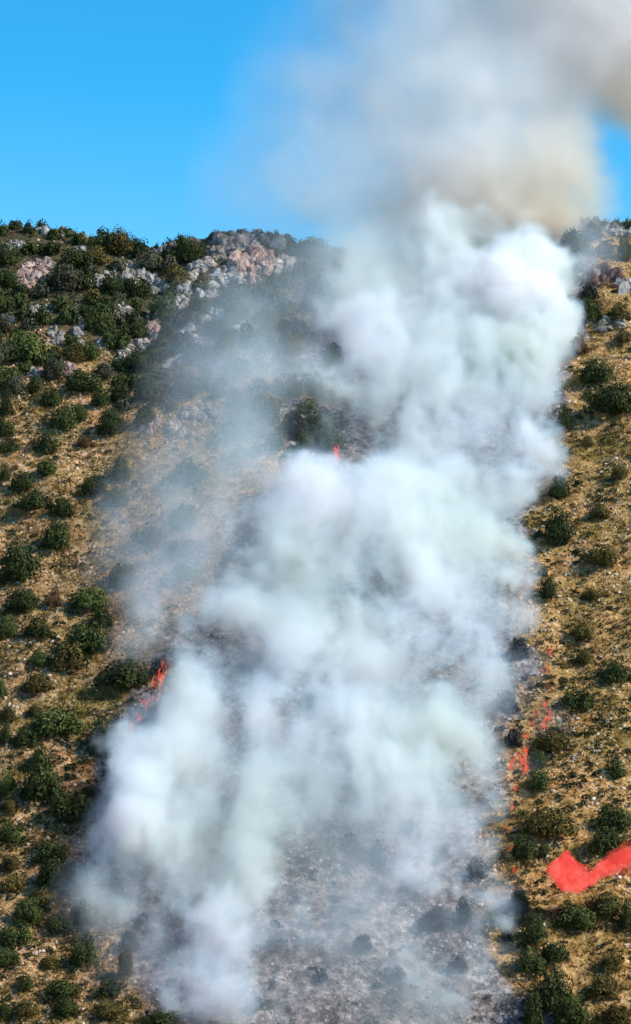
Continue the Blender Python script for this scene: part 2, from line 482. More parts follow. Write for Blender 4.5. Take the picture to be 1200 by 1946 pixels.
# ------------------------------------------------------------------ shrubs
def crown_mesh(seed, n_leaf, flat, ragged, leaf, mat):
    """a crown of leaf sprays: unit radius, base at z = 0"""
    r = np.random.default_rng(seed)
    nc = 26
    C = r.normal(size=(nc, 3)); C /= np.linalg.norm(C, axis=1)[:, None]
    C[:, 2] = np.abs(C[:, 2]) * 0.9 + 0.02
    C *= r.uniform(0.55, 0.78, (nc, 1)); C[:3] *= 0.3
    R = r.uniform(0.24, 0.42, nc) * (1 + ragged * r.uniform(-.3, .5, nc))
    k = r.integers(nc, size=n_leaf)
    D = r.normal(size=(n_leaf, 3)); D /= np.linalg.norm(D, axis=1)[:, None]
    rad = R[k] * r.uniform(0.45, 1.08, n_leaf) ** 0.6
    P = C[k] + D * rad[:, None]
    P[:, 2] = np.abs(P[:, 2])
    ex = np.percentile(np.hypot(P[:, 0], P[:, 1]), 97); P[:, :2] /= ex; P[:, 2] /= np.percentile(P[:, 2], 98)
    nrm = D + 0.7 * P + r.normal(size=D.shape) * 0.6
    nrm /= np.linalg.norm(nrm, axis=1)[:, None]
    t = np.cross(nrm, r.normal(size=D.shape)); t /= np.linalg.norm(t, axis=1)[:, None]
    b = np.cross(nrm, t)
    s = leaf * r.uniform(.6, 1.35, (n_leaf, 1))
    P[:, 2] *= flat
    Vt = np.stack([P - t * s, P - b * s * .55 + nrm * s * .15, P + t * s, P + b * s * .55 + nrm * s * .15], 1).reshape(-1, 3)
    Fc = np.arange(n_leaf * 4).reshape(-1, 4)
    clump = r.random(nc)[k]
    tintv = np.clip(0.55 * clump + 0.45 * r.random(n_leaf), 0, 1)
    return fast_mesh('crown', Vt, Fc, mat, {'tint': ('FLOAT', 'FACE', tintv)})

def stem_mesh(seed):
    r = np.random.default_rng(seed)
    vs, fs = [], []
    for k in range(5):
        a = 2 * math.pi * k / 5 + r.uniform(-.4, .4); lean = r.uniform(.25, .6)
        pts = [(0.04 * math.cos(a), 0.04 * math.sin(a), -0.15), (0.35 * lean * math.cos(a), 0.35 * lean * math.sin(a), .3), (lean * math.cos(a + .2), lean * math.sin(a + .2), .72)]
        rad = (0.06, 0.045, 0.015)
        b0 = len(vs)
        for (x, y, z), q in zip(pts, rad):
            for j in range(5):
                w = 2 * math.pi * j / 5
                vs.append((x + q * math.cos(w), y + q * math.sin(w), z))
        for i in range(2):
            for j in range(5):
                fs.append((b0 + i * 5 + j, b0 + i * 5 + (j + 1) % 5, b0 + (i + 1) * 5 + (j + 1) % 5, b0 + (i + 1) * 5 + j))
    m = bpy.data.meshes.new('stem'); m.from_pydata(vs, [], fs); m.materials.append(m_bark); m.update()
    return m

CROWN, SMALL = {}, {}
for j, k in enumerate(FOL):
    CROWN[k] = [crown_mesh(200 + 10 * j + i, 2600, (0.95, 0.9, 1.05)[i], (0.2, .6, .9)[i], 0.068, FOL[k]) for i in range(3)]
    SMALL[k] = [crown_mesh(300 + 10 * j + i, 520, (0.95, 0.8)[i], (0.3, .8)[i], 0.14, FOL[k]) for i in range(2)]
STEMS = [stem_mesh(5 + i) for i in range(3)]

# traced one by one: u, v (centre), width, height, colour
TRACED = [
    # left slope, upper
    (32, 735, 46, 38, 'grey'), (13, 772, 36, 45, 'dark'), (11, 812, 38, 42, 'dark'), (16, 847, 44, 28, 'dark'), (69, 732, 34, 30, 'dark'),
    (99, 756, 48, 42, 'green'), (125, 793, 62, 54, 'dark'), (91, 844, 60, 42, 'dark'), (211, 804, 54, 56, 'dark'), (160, 727, 84, 44, 'green'),
    (197, 706, 46, 34, 'grey'), (192, 756, 38, 36, 'dark'), (277, 791, 42, 34, 'dark'), (88, 889, 46, 30, 'dark'), (160, 839, 32, 24, 'brown'),
    (48, 660, 84, 60, 'green'), (170, 668, 50, 36, 'green'), (280, 737, 54, 54, 'dark'), (232, 745, 40, 44, 'dark'), (150, 785, 36, 36, 'green'),
    # left slope, middle
    (43, 917, 42, 40, 'dark'), (10, 900, 26, 34, 'dark'), (70, 952, 76, 36, 'dark'), (120, 967, 46, 40, 'dark'), (180, 925, 56, 38, 'dark'),
    (230, 897, 40, 46, 'dark'), (220, 947, 54, 42, 'dark'), (107, 1020, 60, 58, 'dark'), (37, 1075, 80, 74, 'dark'), (43, 1143, 70, 52, 'dark'),
    (103, 1137, 30, 36, 'brown'), (170, 1137, 84, 46, 'green'), (72, 1195, 64, 34, 'dark'), (13, 1193, 40, 46, 'green'), (193, 1173, 44, 44, 'dark'),
    (170, 1215, 112, 64, 'green'), (130, 1252, 70, 50, 'olive'), (80, 1253, 48, 30, 'green'), (233, 1280, 104, 56, 'dark'), (70, 1298, 62, 40, 'olive'),
    (17, 1357, 36, 32, 'olive'), (68, 1350, 32, 24, 'olive'), (113, 1372, 116, 56, 'green'), (50, 1402, 50, 36, 'dark'), (5, 1310, 20, 36, 'green'),
    (360, 903, 76, 46, 'dark'), (347, 987, 60, 54, 'dark'), (283, 1020, 66, 38, 'green'), (353, 1047, 96, 38, 'grey'), (233, 1097, 60, 50, 'dark'),
    (347, 1090, 76, 34, 'grey'), (10, 1395, 30, 40, 'dark'),
    # left slope, lower
    (73, 1440, 40, 44, 'dark'), (80, 1490, 90, 78, 'dark'), (197, 1403, 68, 80, 'dark'), (13, 1493, 38, 40, 'green'), (20, 1533, 28, 24, 'olive'),
    (143, 1537, 90, 60, 'dark'), (187, 1510, 40, 36, 'dark'), (20, 1583, 46, 40, 'green'), (97, 1617, 70, 42, 'green'), (110, 1660, 80, 60, 'dark'),
    (20, 1640, 40, 28, 'olive'), (23, 1675, 50, 34, 'olive'), (150, 1670, 46, 52, 'dark'), (83, 1710, 70, 32, 'olive'), (53, 1733, 56, 50, 'green'),
    (167, 1737, 50, 50, 'olive'), (113, 1757, 54, 38, 'dark'), (30, 1777, 70, 42, 'green'), (160, 1812, 56, 50, 'green'), (17, 1817, 54, 38, 'green'),
    (47, 1867, 34, 34, 'dark'), (120, 1880, 62, 36, 'dark'), (207, 1877, 46, 42, 'dark'), (127, 1915, 44, 42, 'dark'), (50, 1915, 54, 32, 'olive'),
    (238, 1835, 34, 52, 'olive'), (305, 1936, 74, 32, 'dark'), (205, 1925, 66, 34, 'olive'), (95, 1828, 40, 26, 'olive'), (8, 1925, 30, 34, 'green'),
    # right slope, upper
    (1188, 477, 34, 50, 'dark'), (1124, 590, 46, 58, 'dark'), (1177, 595, 54, 32, 'olive'), (1100, 655, 40, 38, 'brown'), (1136, 706, 66, 50, 'dark'),
    (1163, 762, 100, 60, 'dark'), (1072, 794, 38, 42, 'dark'), (1118, 838, 24, 24, 'olive'), (1100, 470, 50, 50, 'dark'), (1185, 640, 34, 26, 'olive'),  # the dark one nearest the crest is added to tone the smoky ridge dark
    # right slope, middle
    (1063, 1008, 58, 70, 'dark'), (1140, 971, 42, 32, 'olive'), (1143, 1056, 68, 38, 'olive'), (1041, 1119, 36, 44, 'dark'), (1032, 1085, 22, 22, 'dark'),
    (1063, 928, 44, 38, 'dark'), (1109, 1199, 48, 36, 'olive'), (1171, 1276, 66, 48, 'dark'), (1112, 1247, 34, 26, 'olive'), (1097, 1328, 70, 46, 'dark'),
    (1044, 1405, 80, 40, 'olive'), (1168, 1461, 38, 34, 'dark'), (1023, 1484, 50, 38, 'green'), (1025, 1443, 38, 32, 'dark'), (1120, 1130, 34, 24, 'olive'),
    (1180, 900, 40, 28, 'olive'),
    # right slope, lower
    (1047, 1562, 114, 54, 'olive'), (1170, 1558, 70, 54, 'dark'), (1153, 1600, 76, 50, 'dark'), (997, 1613, 50, 44, 'dark'), (987, 1717, 44, 52, 'dark'),
    (1033, 1617, 26, 24, 'dark'), (1090, 1740, 84, 48, 'green'), (1150, 1722, 62, 44, 'dark'), (1190, 1742, 34, 52, 'dark'), (1017, 1770, 60, 50, 'dark'),
    (1057, 1808, 50, 42, 'dark'), (1007, 1828, 70, 44, 'dark'), (1050, 1885, 90, 72, 'dark'), (1015, 1925, 44, 66, 'dark'), (1086, 1925, 72, 54, 'green'),
    (1150, 1880, 60, 44, 'olive'), (1175, 1930, 60, 40, 'olive'), (1160, 1830, 50, 30, 'olive'),
]
CHARRED = [(820, 1750, 52, 40), (877, 1733, 44, 42), (870, 1832, 40, 40), (963, 1775, 24, 28), (716, 1620, 36, 64), (245, 1790, 44, 40), (225, 1700, 40, 44),
           (770, 1570, 40, 34), (905, 1650, 34, 40), (560, 810, 60, 50), (690, 1790, 40, 30), (610, 1850, 36, 30), (480, 1905, 50, 28), (755, 1850, 36, 28),
           (1115, 555, 40, 36), (1120, 440, 44, 38), (1095, 500, 44, 44), (1150, 470, 38, 34), (1085, 455, 44, 40), (985, 1235, 44, 44), (960, 1330, 46, 40), (975, 1400, 38, 40), (300, 1270, 34, 34), (430, 1540, 60, 50), (600, 1330, 46, 44), (345, 1720, 36, 36)]  # those at the right ridge are added to darken it as under smoke

shrub_count = 0
SHRUB_GROUP = 'shrubs scattered over the dry slope'
COLOUR_WORD = {'dark': 'dark green', 'green': 'green', 'olive': 'olive', 'grey': 'grey green', 'brown': 'dry brown', 'black': 'charred black'}

def make_shrub(p, w, h, col, name='shrub', parts=True):
    """p ground point, w and h in metres"""
    rz = rng.uniform(0, 6.28)
    sc = (w / 2 * 1.0, w / 2 * rng.uniform(.85, 1.1), h * 0.9)
    if parts:
        root = bpy.data.objects.new(name, None); COL.objects.link(root)
        root.location = p; root.rotation_euler = (0, 0, rz)
        k = rng.integers(3)
        c = put('crown', CROWN[col][k], (0, 0, 0), sc=sc, parent=root)
        c.rotation_euler = (0.0, 0, 0)
        put('stem', STEMS[rng.integers(3)], sc=(sc[0], sc[1], sc[2] * .8), parent=root)
        return root
    o = put(name, SMALL[col][rng.integers(2)], p, (0, 0, rz), sc)
    return o

def base_of(u, v, h):
    """ground point under a shrub whose silhouette is centred on a pixel"""
    return hit(u, v + 0.36 * h)

# ---- labels that single a shrub out: by zone, then counted down the slope
ORD = ['topmost', 'second', 'third', 'fourth', 'fifth', 'sixth', 'seventh', 'eighth', 'ninth', 'tenth', 'eleventh', 'twelfth', 'thirteenth', 'fourteenth', 'fifteenth', 'sixteenth']
def zone(u, v):
    if u < 600:
        col = 'by the left edge' if u < 60 else ('midway to the smoke' if u < 140 else 'beside the smoke')
        row = 'upper left slope' if v < 880 else 'above left flames' if v < 1230 else 'level with left flames' if v < 1480 else 'lower left slope' if v < 1720 else 'bottom left slope'
        return f'{col}, {row}'
    col = 'beside the smoke' if u < 1075 else 'by the right edge'
    row = 'upper right slope' if v < 800 else 'above right flames' if v < 1240 else 'level with right flames' if v < 1500 else 'level with red burst' if v < 1725 else 'below red burst'
    return f'{col}, {row}'
def size_word(w, h):
    s = 'small' if w < 40 else 'large' if w > 72 else 'medium'
    sh = 'wide' if w > 1.75 * h else 'upright' if h > 1.05 * w else 'rounded'
    return f'{s} {sh}'
buckets = {}
for i, (u, v, w, h, c) in enumerate(TRACED):
    buckets.setdefault((size_word(w, h), COLOUR_WORD[c], zone(u, v)), []).append((v, i))
TLABEL = {}
for (s, c, z), L_ in buckets.items():
    L_.sort()
    for k, (_, i) in enumerate(L_):
        pre = '' if len(L_) == 1 else f'{ORD[k]} of {len(L_)}: '
        TLABEL[i] = f'{pre}{s} {c} shrub {z}'
taken = []
BP, bok = base_of(np.array([q[0] for q in TRACED]), np.array([q[1] for q in TRACED]), np.array([q[3] for q in TRACED]))
for i, (u, v, w, h, c) in enumerate(TRACED):
    if not bok[i]:
        continue
    s = px_m(BP[i])
    o = make_shrub(BP[i] - np.array((0, 0, .12)), w / s, h / s, c)
    tag(o, TLABEL[i], 'shrub', SHRUB_GROUP)
    taken.append((u, v, w))
CH_L = []
BP, bok = base_of(np.array([q[0] for q in CHARRED]), np.array([q[1] for q in CHARRED]), np.array([q[3] for q in CHARRED]))
for i, (u, v, w, h) in enumerate(CHARRED):
    s = px_m(BP[i])
    o = make_shrub(BP[i] - np.array((0, 0, .12)), w / s, h / s, 'black', 'charred_shrub', parts=w > 38)
    side = 'left' if u < 420 else 'middle' if u < 760 else 'right'
    where = 'top' if v < 1000 else 'centre' if v < 1480 else 'lower part' if v < 1760 else 'bottom'
    CH_L.append((f'charred dark shrub in the smoke, {side} of the burnt strip, {where}', v, u, o))
seen = {}
for lab, v, u, o in sorted(CH_L, key=lambda t: t[:3]):
    seen.setdefault(lab, []).append(o)
for lab, os_ in seen.items():
    for k, o in enumerate(os_):
        tag(o, lab if len(os_) == 1 else f'{ORD[k]} of {len(os_)}: {lab}', 'shrub', 'charred shrubs in the burnt strip')

# ---- the thick maquis of the upper left slope, filled in between the rocks
fill = []
tries = 0
while len(fill) < 150 and tries < 14000:
    tries += 1
    u = rng.uniform(-10, 640); v = rng.uniform(462, 870)
    lim = 725 if u < 200 else 770 if u < 330 else 860
    if v > lim or (v > 780 and u < 430):
        continue
    w = rng.uniform(32, 60)
    if rocky(np.array([u]), np.array([v + 8]), 1.35)[0]:
        continue
    if any((u - a) ** 2 + ((v - b) * 1.3) ** 2 < (0.34 * (w + c)) ** 2 for a, b, c in taken + fill):
        continue
    fill.append((u, v, w))
LANDMARK = ['the pink outcrop', 'the grey skyline rocks', 'the rounded pale outcrop', 'the tall pale outcrop', 'the pale slanting rib', 'the upright rock band', 'the pale stony slab',
            'the thin rock line', 'the small pale rock patch', 'the short slanting strip', 'the skyline ledge', 'the bright crag', 'the big pink cliff', 'the pale crest rocks', 'the slanting rock ridge',
            'the grey furrowed slabs', 'the grey ledge', 'the smoky grey ledges', 'the few grey rocks', 'the broad stony patch', 'the pinkish heap', 'the edge rock heap', 'the reddish stones', 'the notch rocks', 'the grey scrub rocks', 'the edge rocks', 'the lower scrub rocks', 'the middle pale rocks', 'the smoky right rocks', 'the thin smoke rocks', 'the left edge rocks', 'the pale cliff faces', 'the pale streak', 'the grey streak']
Pf, okf = hit([f[0] for f in fill], [f[1] + 10 for f in fill])
crowd = {}
for (u, v, w), p, k in zip(fill, Pf, okf):
    if not k: continue
    s = px_m(p)
    c = ['dark', 'green', 'dark', 'grey', 'dark', 'olive'][rng.integers(6)]
    hh = w * rng.uniform(.7, .95)
    o = make_shrub(p - np.array((0, 0, .15)), w / s * 1.12, hh / s, c, parts=w > 44)
    j = min(range(len(LANDMARK)), key=lambda q: (OUTCROPS[q][0] - u) ** 2 + (OUTCROPS[q][1] - v) ** 2)
    du, dv = u - OUTCROPS[j][0], v - OUTCROPS[j][1]
    rel = ('right of' if du > 0 else 'left of') if abs(du) > abs(dv) else ('below' if dv > 0 else 'above')
    crowd.setdefault(f"{'small' if w < 42 else 'bigger'} {COLOUR_WORD[c]} shrub {rel} {LANDMARK[j]}", []).append((u, v, o))
for lab, L_ in crowd.items():
    L_.sort(key=lambda t: t[:2])
    for k, (_, _, o) in enumerate(L_):
        pre = '' if len(L_) == 1 else ('leftmost' if k == 0 else ORD[k] + ' from left') + f' of {len(L_)}: '
        tag(o, pre + lab, 'shrub', 'crowded shrubs of the upper left slope')

# ---- bushes that make the skyline
SKYB = [(2, 414, 24), (30, 412, 26), (55, 411, 22), (80, 416, 28), (105, 425, 26), (128, 428, 30), (150, 431, 34), (176, 432, 18), (196, 430, 30), (214, 440, 28),
        (232, 440, 26), (254, 448, 24), (272, 446, 16), (299, 447, 12), (320, 452, 26), (408, 436, 26), (430, 434, 34), (460, 431, 36), (490, 430, 36), (520, 436, 34), (548, 443, 32),
        (575, 452, 28), (600, 462, 30), (640, 466, 36), (1196, 408, 26), (1172, 414, 22), (1128, 405, 36), (1105, 412, 30), (1150, 416, 30), (1080, 425, 30)]
sky_n = {}
for u, v, w in sorted(SKYB):
    d = pix_dir(u, v + 6)
    y = YR - rng.uniform(1, 6)
    x = float(d[0] * y / d[1])
    p = np.array((x, y, float(ground(x, y)) - .2))
    _, vv = to_pix(p[0], p[1], p[2])
    s = px_m(p)
    h = max(7, (vv - (v - w * .12))) / s
    o = make_shrub(p, w / s * 1.15, min(.85 * h, 1.2 * w / s), 'dark' if u < 420 or u > 1000 else 'grey', 'skyline_bush', parts=False)
    z = 'left of the notch' if u < 310 else 'above the big cliff' if u < 700 else 'at the right edge'
    k = sky_n[z] = sky_n.get(z, -1) + 1
    tag(o, f"{'leftmost' if k == 0 else ORD[k] + ' from left'} of the small dark skyline bushes {z}", 'bush', 'bushes along the skyline')

# ------------------------------------------------------------------ ground cover nobody could count
def scatter(n, seed, umin=-40, umax=1240):
    r = np.random.default_rng(seed)
    y = np.sqrt(r.random(n) * (462.0 ** 2 - 272.0 ** 2) + 272.0 ** 2)
    u = r.uniform(umin, umax, n)
    x = (u - 600) / FPX * y
    return np.stack([x, y, ground(x, y)], -1), r

def ok_open(P, r, keep_scrub=.25):
    pu, pv = to_pix(P[:, 0], P[:, 1], P[:, 2])
    sc_ = np.clip((P[:, 1] - 405) / 14, 0, 1) * np.clip((8 - P[:, 0]) / 12, 0, 1)
    return r.random(len(P)) > sc_ * (1 - keep_scrub)

# loose stones
P, r = scatter(80000, 21)
dens = N2(P[:, 0] / 7, P[:, 1] / 7) * .6 + N3(P[:, 0] / 2.6, P[:, 1] / 2.6) * .6
keep = (r.random(len(P)) < np.clip((dens - .42) * 3.0, 0.10, 1)) & ok_open(P, r)
P = P[keep]; n = len(P)
base = np.array([(-1, -1, -.5), (1, -1, -.5), (1, 1, -.5), (-1, 1, -.5), (-.7, -.7, .6), (.7, -.6, .5), (.6, .7, .7), (-.6, .6, .5)])
bf = np.array([(0, 1, 5, 4), (1, 2, 6, 5), (2, 3, 7, 6), (3, 0, 4, 7), (4, 5, 6, 7)])
jit = base[None] * r.uniform(.6, 1.3, (n, 8, 3))
size = (0.075 + 0.24 * r.random(n) ** 3.5)[:, None, None]
ang = r.uniform(0, 6.28, n); ca, sa = np.cos(ang)[:, None], np.sin(ang)[:, None]
J = jit * size
J = np.stack([J[..., 0] * ca - J[..., 1] * sa, J[..., 0] * sa + J[..., 1] * ca, J[..., 2]], -1) + P[:, None]
Fq = (bf[None] + (np.arange(n) * 8)[:, None, None]).reshape(-1, 4)
bu = burn_at(P[:, 0], P[:, 1])
tv = np.where(bu, r.uniform(0.0, .22, n), np.clip(.3 + .7 * r.random(n) ** 1.5, 0, 1))
me = fast_mesh('loose_stones', J.reshape(-1, 3), Fq, M_STONE, {'tint': ('FLOAT', 'FACE', np.repeat(tv, 5))})
tag(put('loose_stones', me), 'pale loose stones strewn over the dry slope', 'stones', kind='stuff')

# dry grass tufts
P, r = scatter(75000, 22)
dens = N3(P[:, 0] / 5 + 3, P[:, 1] / 5) * .7 + N4(P[:, 0] / 2, P[:, 1] / 2) * .5
keep = (r.random(len(P)) < np.clip((dens - .36) * 2.6, 0.05, 1)) & ok_open(P, r, .3) & ~burn_at(P[:, 0], P[:, 1])
P = P[keep]; n = len(P); nb = 6
ang = r.uniform(0, 6.28, (n, nb)); ln = r.uniform(.25, .75, (n, nb)) * (0.6 + .8 * N2(P[:, 0] / 9, P[:, 1] / 9))[:, None]
out = np.stack([np.cos(ang), np.sin(ang), np.zeros_like(ang)], -1)
side = np.stack([-np.sin(ang), np.cos(ang), np.zeros_like(ang)], -1)
root_ = P[:, None] + out * .06 - np.array((0, 0, .04))
tip = root_ + out * (ln * r.uniform(.3, .9, (n, nb)))[..., None] + np.array((0, 0, 1)) * (ln * .85)[..., None]
wd = (.05 + .05 * r.random((n, nb)))[..., None]
T = np.stack([root_ - side * wd, root_ + side * wd, tip], 2).reshape(-1, 3)
Ft = np.arange(n * nb * 3).reshape(-1, 3)
field = N1(P[:, 0] / 18 + 50, P[:, 1] / 18)
tv = np.clip(np.repeat(field * .7 + r.random(n) * .45 - .05, nb) + r.normal(size=n * nb) * .1, 0, 1)
me = fast_mesh('dry_grass', T, Ft, M_GRASS, {'tint': ('FLOAT', 'FACE', tv)})
tag(put('dry_grass', me), 'straw coloured dry grass tufts between the shrubs', 'grass', kind='stuff')

# low brownish scrub
P, r = scatter(30000, 23)
dens = N2(P[:, 0] / 6 + 13, P[:, 1] / 6) * .6 + N3(P[:, 0] / 2.3, P[:, 1] / 2.3 + 9) * .6
keep = (r.random(len(P)) < np.clip((dens - .42) * 2.6, 0.08, 1))
P = P[keep]; n = len(P); nl = 26
rad = (.16 + .62 * r.random(n) ** 3.0)[:, None, None]
D = r.normal(size=(n, nl, 3)); D /= np.linalg.norm(D, axis=2, keepdims=True); D[..., 2] = np.abs(D[..., 2])
Q = P[:, None] + D * rad * r.uniform(.6, 1.05, (n, nl, 1)) * np.array((1, 1, .8))
nr = D + r.normal(size=D.shape) * .5; nr /= np.linalg.norm(nr, axis=2, keepdims=True)
t = np.cross(nr, r.normal(size=D.shape)); t /= np.linalg.norm(t, axis=2, keepdims=True); b = np.cross(nr, t)
s = rad * .34
Q4 = np.stack([Q - t * s, Q - b * s * .6, Q + t * s, Q + b * s * .6], 2).reshape(-1, 3)
tv = np.clip(np.repeat(r.random(n) * .75 + (N1(P[:, 0] / 15, P[:, 1] / 15 + 40) - .5) * .6, nl) + r.normal(size=n * nl) * .1, 0, 1)
bu = burn_at(P[:, 0], P[:, 1])
for nm, msk, mt_, lab in (('low_scrub', ~bu, M_SCRUB, 'low brownish scrub clumps covering the slope'), ('charred_scrub', bu & (r.random(n) < .35), M_CHAR, 'black charred scrub stubs over the burnt strip')):
    q_ = Q4.reshape(n, -1, 3)[msk].reshape(-1, 3)
    me = fast_mesh(nm, q_, np.arange(len(q_)).reshape(-1, 4), mt_, {'tint': ('FLOAT', 'FACE', tv.reshape(n, nl)[msk].ravel())})
    tag(put(nm, me), lab, 'scrub', kind='stuff')

# ------------------------------------------------------------------ flames
def flame_material(name, base_c, tip_c, hot_c, strength, nscale=1.6, alpha=0.6):
    m, nt, N, L, B = new_mat(name)
    N.remove(B)
    out = N['Material Output']
    tc = N.new('ShaderNodeTexCoord')
    n1 = noise(N, L, tc.outputs['Object'], nscale, 4, .65)
    r = ramp(N, [(0.36, tip_c), (0.52, base_c), (0.66, hot_c)])
    oi = N.new('ShaderNodeObjectInfo'); vr = N.new('ShaderNodeMath'); vr.operation = 'MULTIPLY_ADD'; vr.inputs[1].default_value = .30; 
    lo_ = N.new('ShaderNodeMath'); lo_.operation = 'SUBTRACT'; lo_.inputs[1].default_value = .15; L.new(n1.outputs['Fac'], lo_.inputs[0])
    L.new(oi.outputs['Random'], vr.inputs[0]); L.new(lo_.outputs[0], vr.inputs[2]); L.new(vr.outputs[0], r.inputs[0])
    e = N.new('ShaderNodeEmission'); L.new(r.outputs[0], e.inputs[0]); e.inputs[1].default_value = strength
    tr = N.new('ShaderNodeBsdfTransparent')
    mx = N.new('ShaderNodeMixShader')
    n2 = noise(N, L, tc.outputs['Object'], 2.3, 5, .7)
    r2 = ramp(N, [(0.34, (0, 0, 0)), (0.62, (alpha, alpha, alpha))]); L.new(n2.outputs['Fac'], r2.inputs[0])
    L.new(r2.outputs[0], mx.inputs[0]); L.new(tr.outputs[0], mx.inputs[1]); L.new(e.outputs[0], mx.inputs[2])
    L.new(mx.outputs[0], out.inputs['Surface'])
    m.cycles.emission_sampling = 'NONE'
    return m
M_FLAME = flame_material('flame', (0.80, 0.085, 0.045), (0.30, 0.03, 0.025), (0.90, 0.15, 0.06), 1.0)

def tongue(pts, rads, seed, mat, parent, name='tongue'):
    """a lick of fire: tapering tube with an uneven skin along a bent spine"""
    r = np.random.default_rng(seed)
    nseg = 12; nring = 12
    pts = np.array(pts, float); t0 = np.linspace(0, 1, len(pts)); t = np.linspace(0, 1, nring)
    C = np.stack([np.interp(t, t0, pts[:, k]) for k in range(3)], -1)
    for _ in range(2):
        C[1:-1] = (C[:-2] + 2 * C[1:-1] + C[2:]) / 4
    R = np.interp(t, t0, rads)
    T = np.gradient(C, axis=0); T /= np.linalg.norm(T, axis=1)[:, None]
    A = np.cross(T, (0.1, 1, 0.05)); A /= np.linalg.norm(A, axis=1)[:, None]
    Bv = np.cross(T, A)
    vs = []
    for i in range(nring):
        for j in range(nseg):
            w = 2 * math.pi * j / nseg
            q = R[i] * (1 + .28 * math.sin(3 * w + i * .7 + seed) * .6 + r.uniform(-.14, .14))
            vs.append(C[i] + (A[i] * math.cos(w) + Bv[i] * math.sin(w) * .7) * q)
    fs = [(i * nseg + j, i * nseg + (j + 1) % nseg, (i + 1) * nseg + (j + 1) % nseg, (i + 1) * nseg + j) for i in range(nring - 1) for j in range(nseg)]
    fs += [tuple(range(nseg))[::-1], tuple(range((nring - 1) * nseg, nring * nseg))]
    return mesh_obj(name, vs, fs, mat, parent, smooth=True)

FL_R = [(1047, 1245, 26), (1040, 1275, 34), (1044, 1310, 22), (1034, 1345, 30), (1030, 1368, 46), (1012, 1376, 28), (1000, 1400, 26), (996, 1428, 34), (986, 1462, 54), (996, 1470, 28), (978, 1500, 24),
        (972, 1535, 26), (966, 1580, 32), (972, 1615, 22), (978, 1655, 24), (975, 1690, 18)]
FL_L = [(312, 1278, 28), (303, 1302, 38), (290, 1330, 26), (280, 1345, 28), (262, 1372, 24), (250, 1392, 30), (240, 1405, 18)]
NTH = ['highest', 'second', 'third', 'fourth', 'fifth', 'sixth', 'seventh', 'eighth', 'ninth', 'tenth', 'eleventh', 'twelfth', 'thirteenth', 'fourteenth', 'fifteenth', 'lowest']
FLAMES = [(u, v, h, f'{NTH[i]} red flame down the right border of the smoke') for i, (u, v, h) in enumerate(FL_R)]
FLAMES += [(u, v, h, f"{'lowest' if i == 6 else NTH[i]} red flame down the left border of the smoke") for i, (u, v, h) in enumerate(FL_L)]
FLAMES += [(642, 872, 40, 'orange flame glowing in the middle of the smoke')]
for i, (u, v, hpx, label) in enumerate(FLAMES):
    P, ok = hit(u, v)
    p = P[0]; s = px_m(p); h = (0.8 if hpx >= 44 or u < 700 else 0.55) * hpx / s
    root = bpy.data.objects.new('flame', None); COL.objects.link(root); root.location = p
    tag(root, label, 'flame', 'flames along the fire line')
    for k in range(6):
        ox = rng.normal() * .20 * h; oy = rng.uniform(-.5, .5) * h; hh = h * rng.uniform(.3, 1.0) * (1 if k else 1.1)
        lean = rng.uniform(-.25, .45) * hh; w0 = rng.uniform(.05, .11) * h; sw = rng.uniform(-.12, .12) * h; zb = float(ground(p[0] + ox, p[1] + oy) - p[2])
        tongue([(ox, oy, zb - .1), (ox + sw, oy, zb + .3 * hh), (ox + lean * .5 - sw, oy, zb + .65 * hh), (ox + lean, oy, zb + hh)],
               [w0 * .8, w0, w0 * .55, .012], 50 * i + k, M_FLAME, root)

# the bright red burst at the right
M_BURST = flame_material('red_burst', (0.93, 0.075, 0.062), (0.68, 0.05, 0.042), (1.0, 0.20, 0.16), 1.0, 0.7, 0.24)
P, _ = hit(1085, 1725)
p = P[0] + np.array((0, -3.0, 0)); s = px_m(p); k = 1 / s
root = bpy.data.objects.new('fire_burst', None); COL.objects.link(root); root.location = p
tag(root, 'bright coral red burst of fire with a tail streaming up to the right edge', 'fire')
def bp_(u, v, dy=0):
    d = pix_dir(u, v); y = p[1] + dy
    return (float(d[0] * y / d[1] - p[0]), dy, float(d[2] * y / d[1] - p[2]))
spine_t = np.array([(1088, 1694), (1100, 1684), (1115, 1674), (1132, 1662), (1152, 1646), (1176, 1635), (1210, 1627), (1250, 1620)], float)
def wisp(path, w, seed, nm='tongue'):
    q = [bp_(u_, v_, dy_) for u_, v_, dy_ in path]
    tongue(q, [w * .35 * k, w * k, w * .8 * k, w * .12 * k], seed, M_BURST, root, nm)
br = np.random.default_rng(77)
for j in range(90):                                     # the broad body, licking upwards
    u0 = 1084 + np.clip(br.normal() * 13, -25, 27); v0 = 1700 - ((u0 - 1084) / 25) ** 2 * 20 - br.random() * 26; ln = br.uniform(36, 74)
    top = max(v0 - ln, 1620 + abs(u0 - 1077) * 1.05)
    top = min(top, v0 - 8)
    dy = br.uniform(-1.1, 1.1)
    wisp([(u0, v0, dy), (u0 + br.normal() * 4, v0 - (v0 - top) * .35, dy), (u0 + br.normal() * 4 - 2, v0 - (v0 - top) * .7, dy), (u0 * .65 + 1077 * .35 + br.normal() * 3, top - 6, dy)], br.choice((6, 9, 13, 18)) * br.uniform(.85, 1.15), 810 + j)
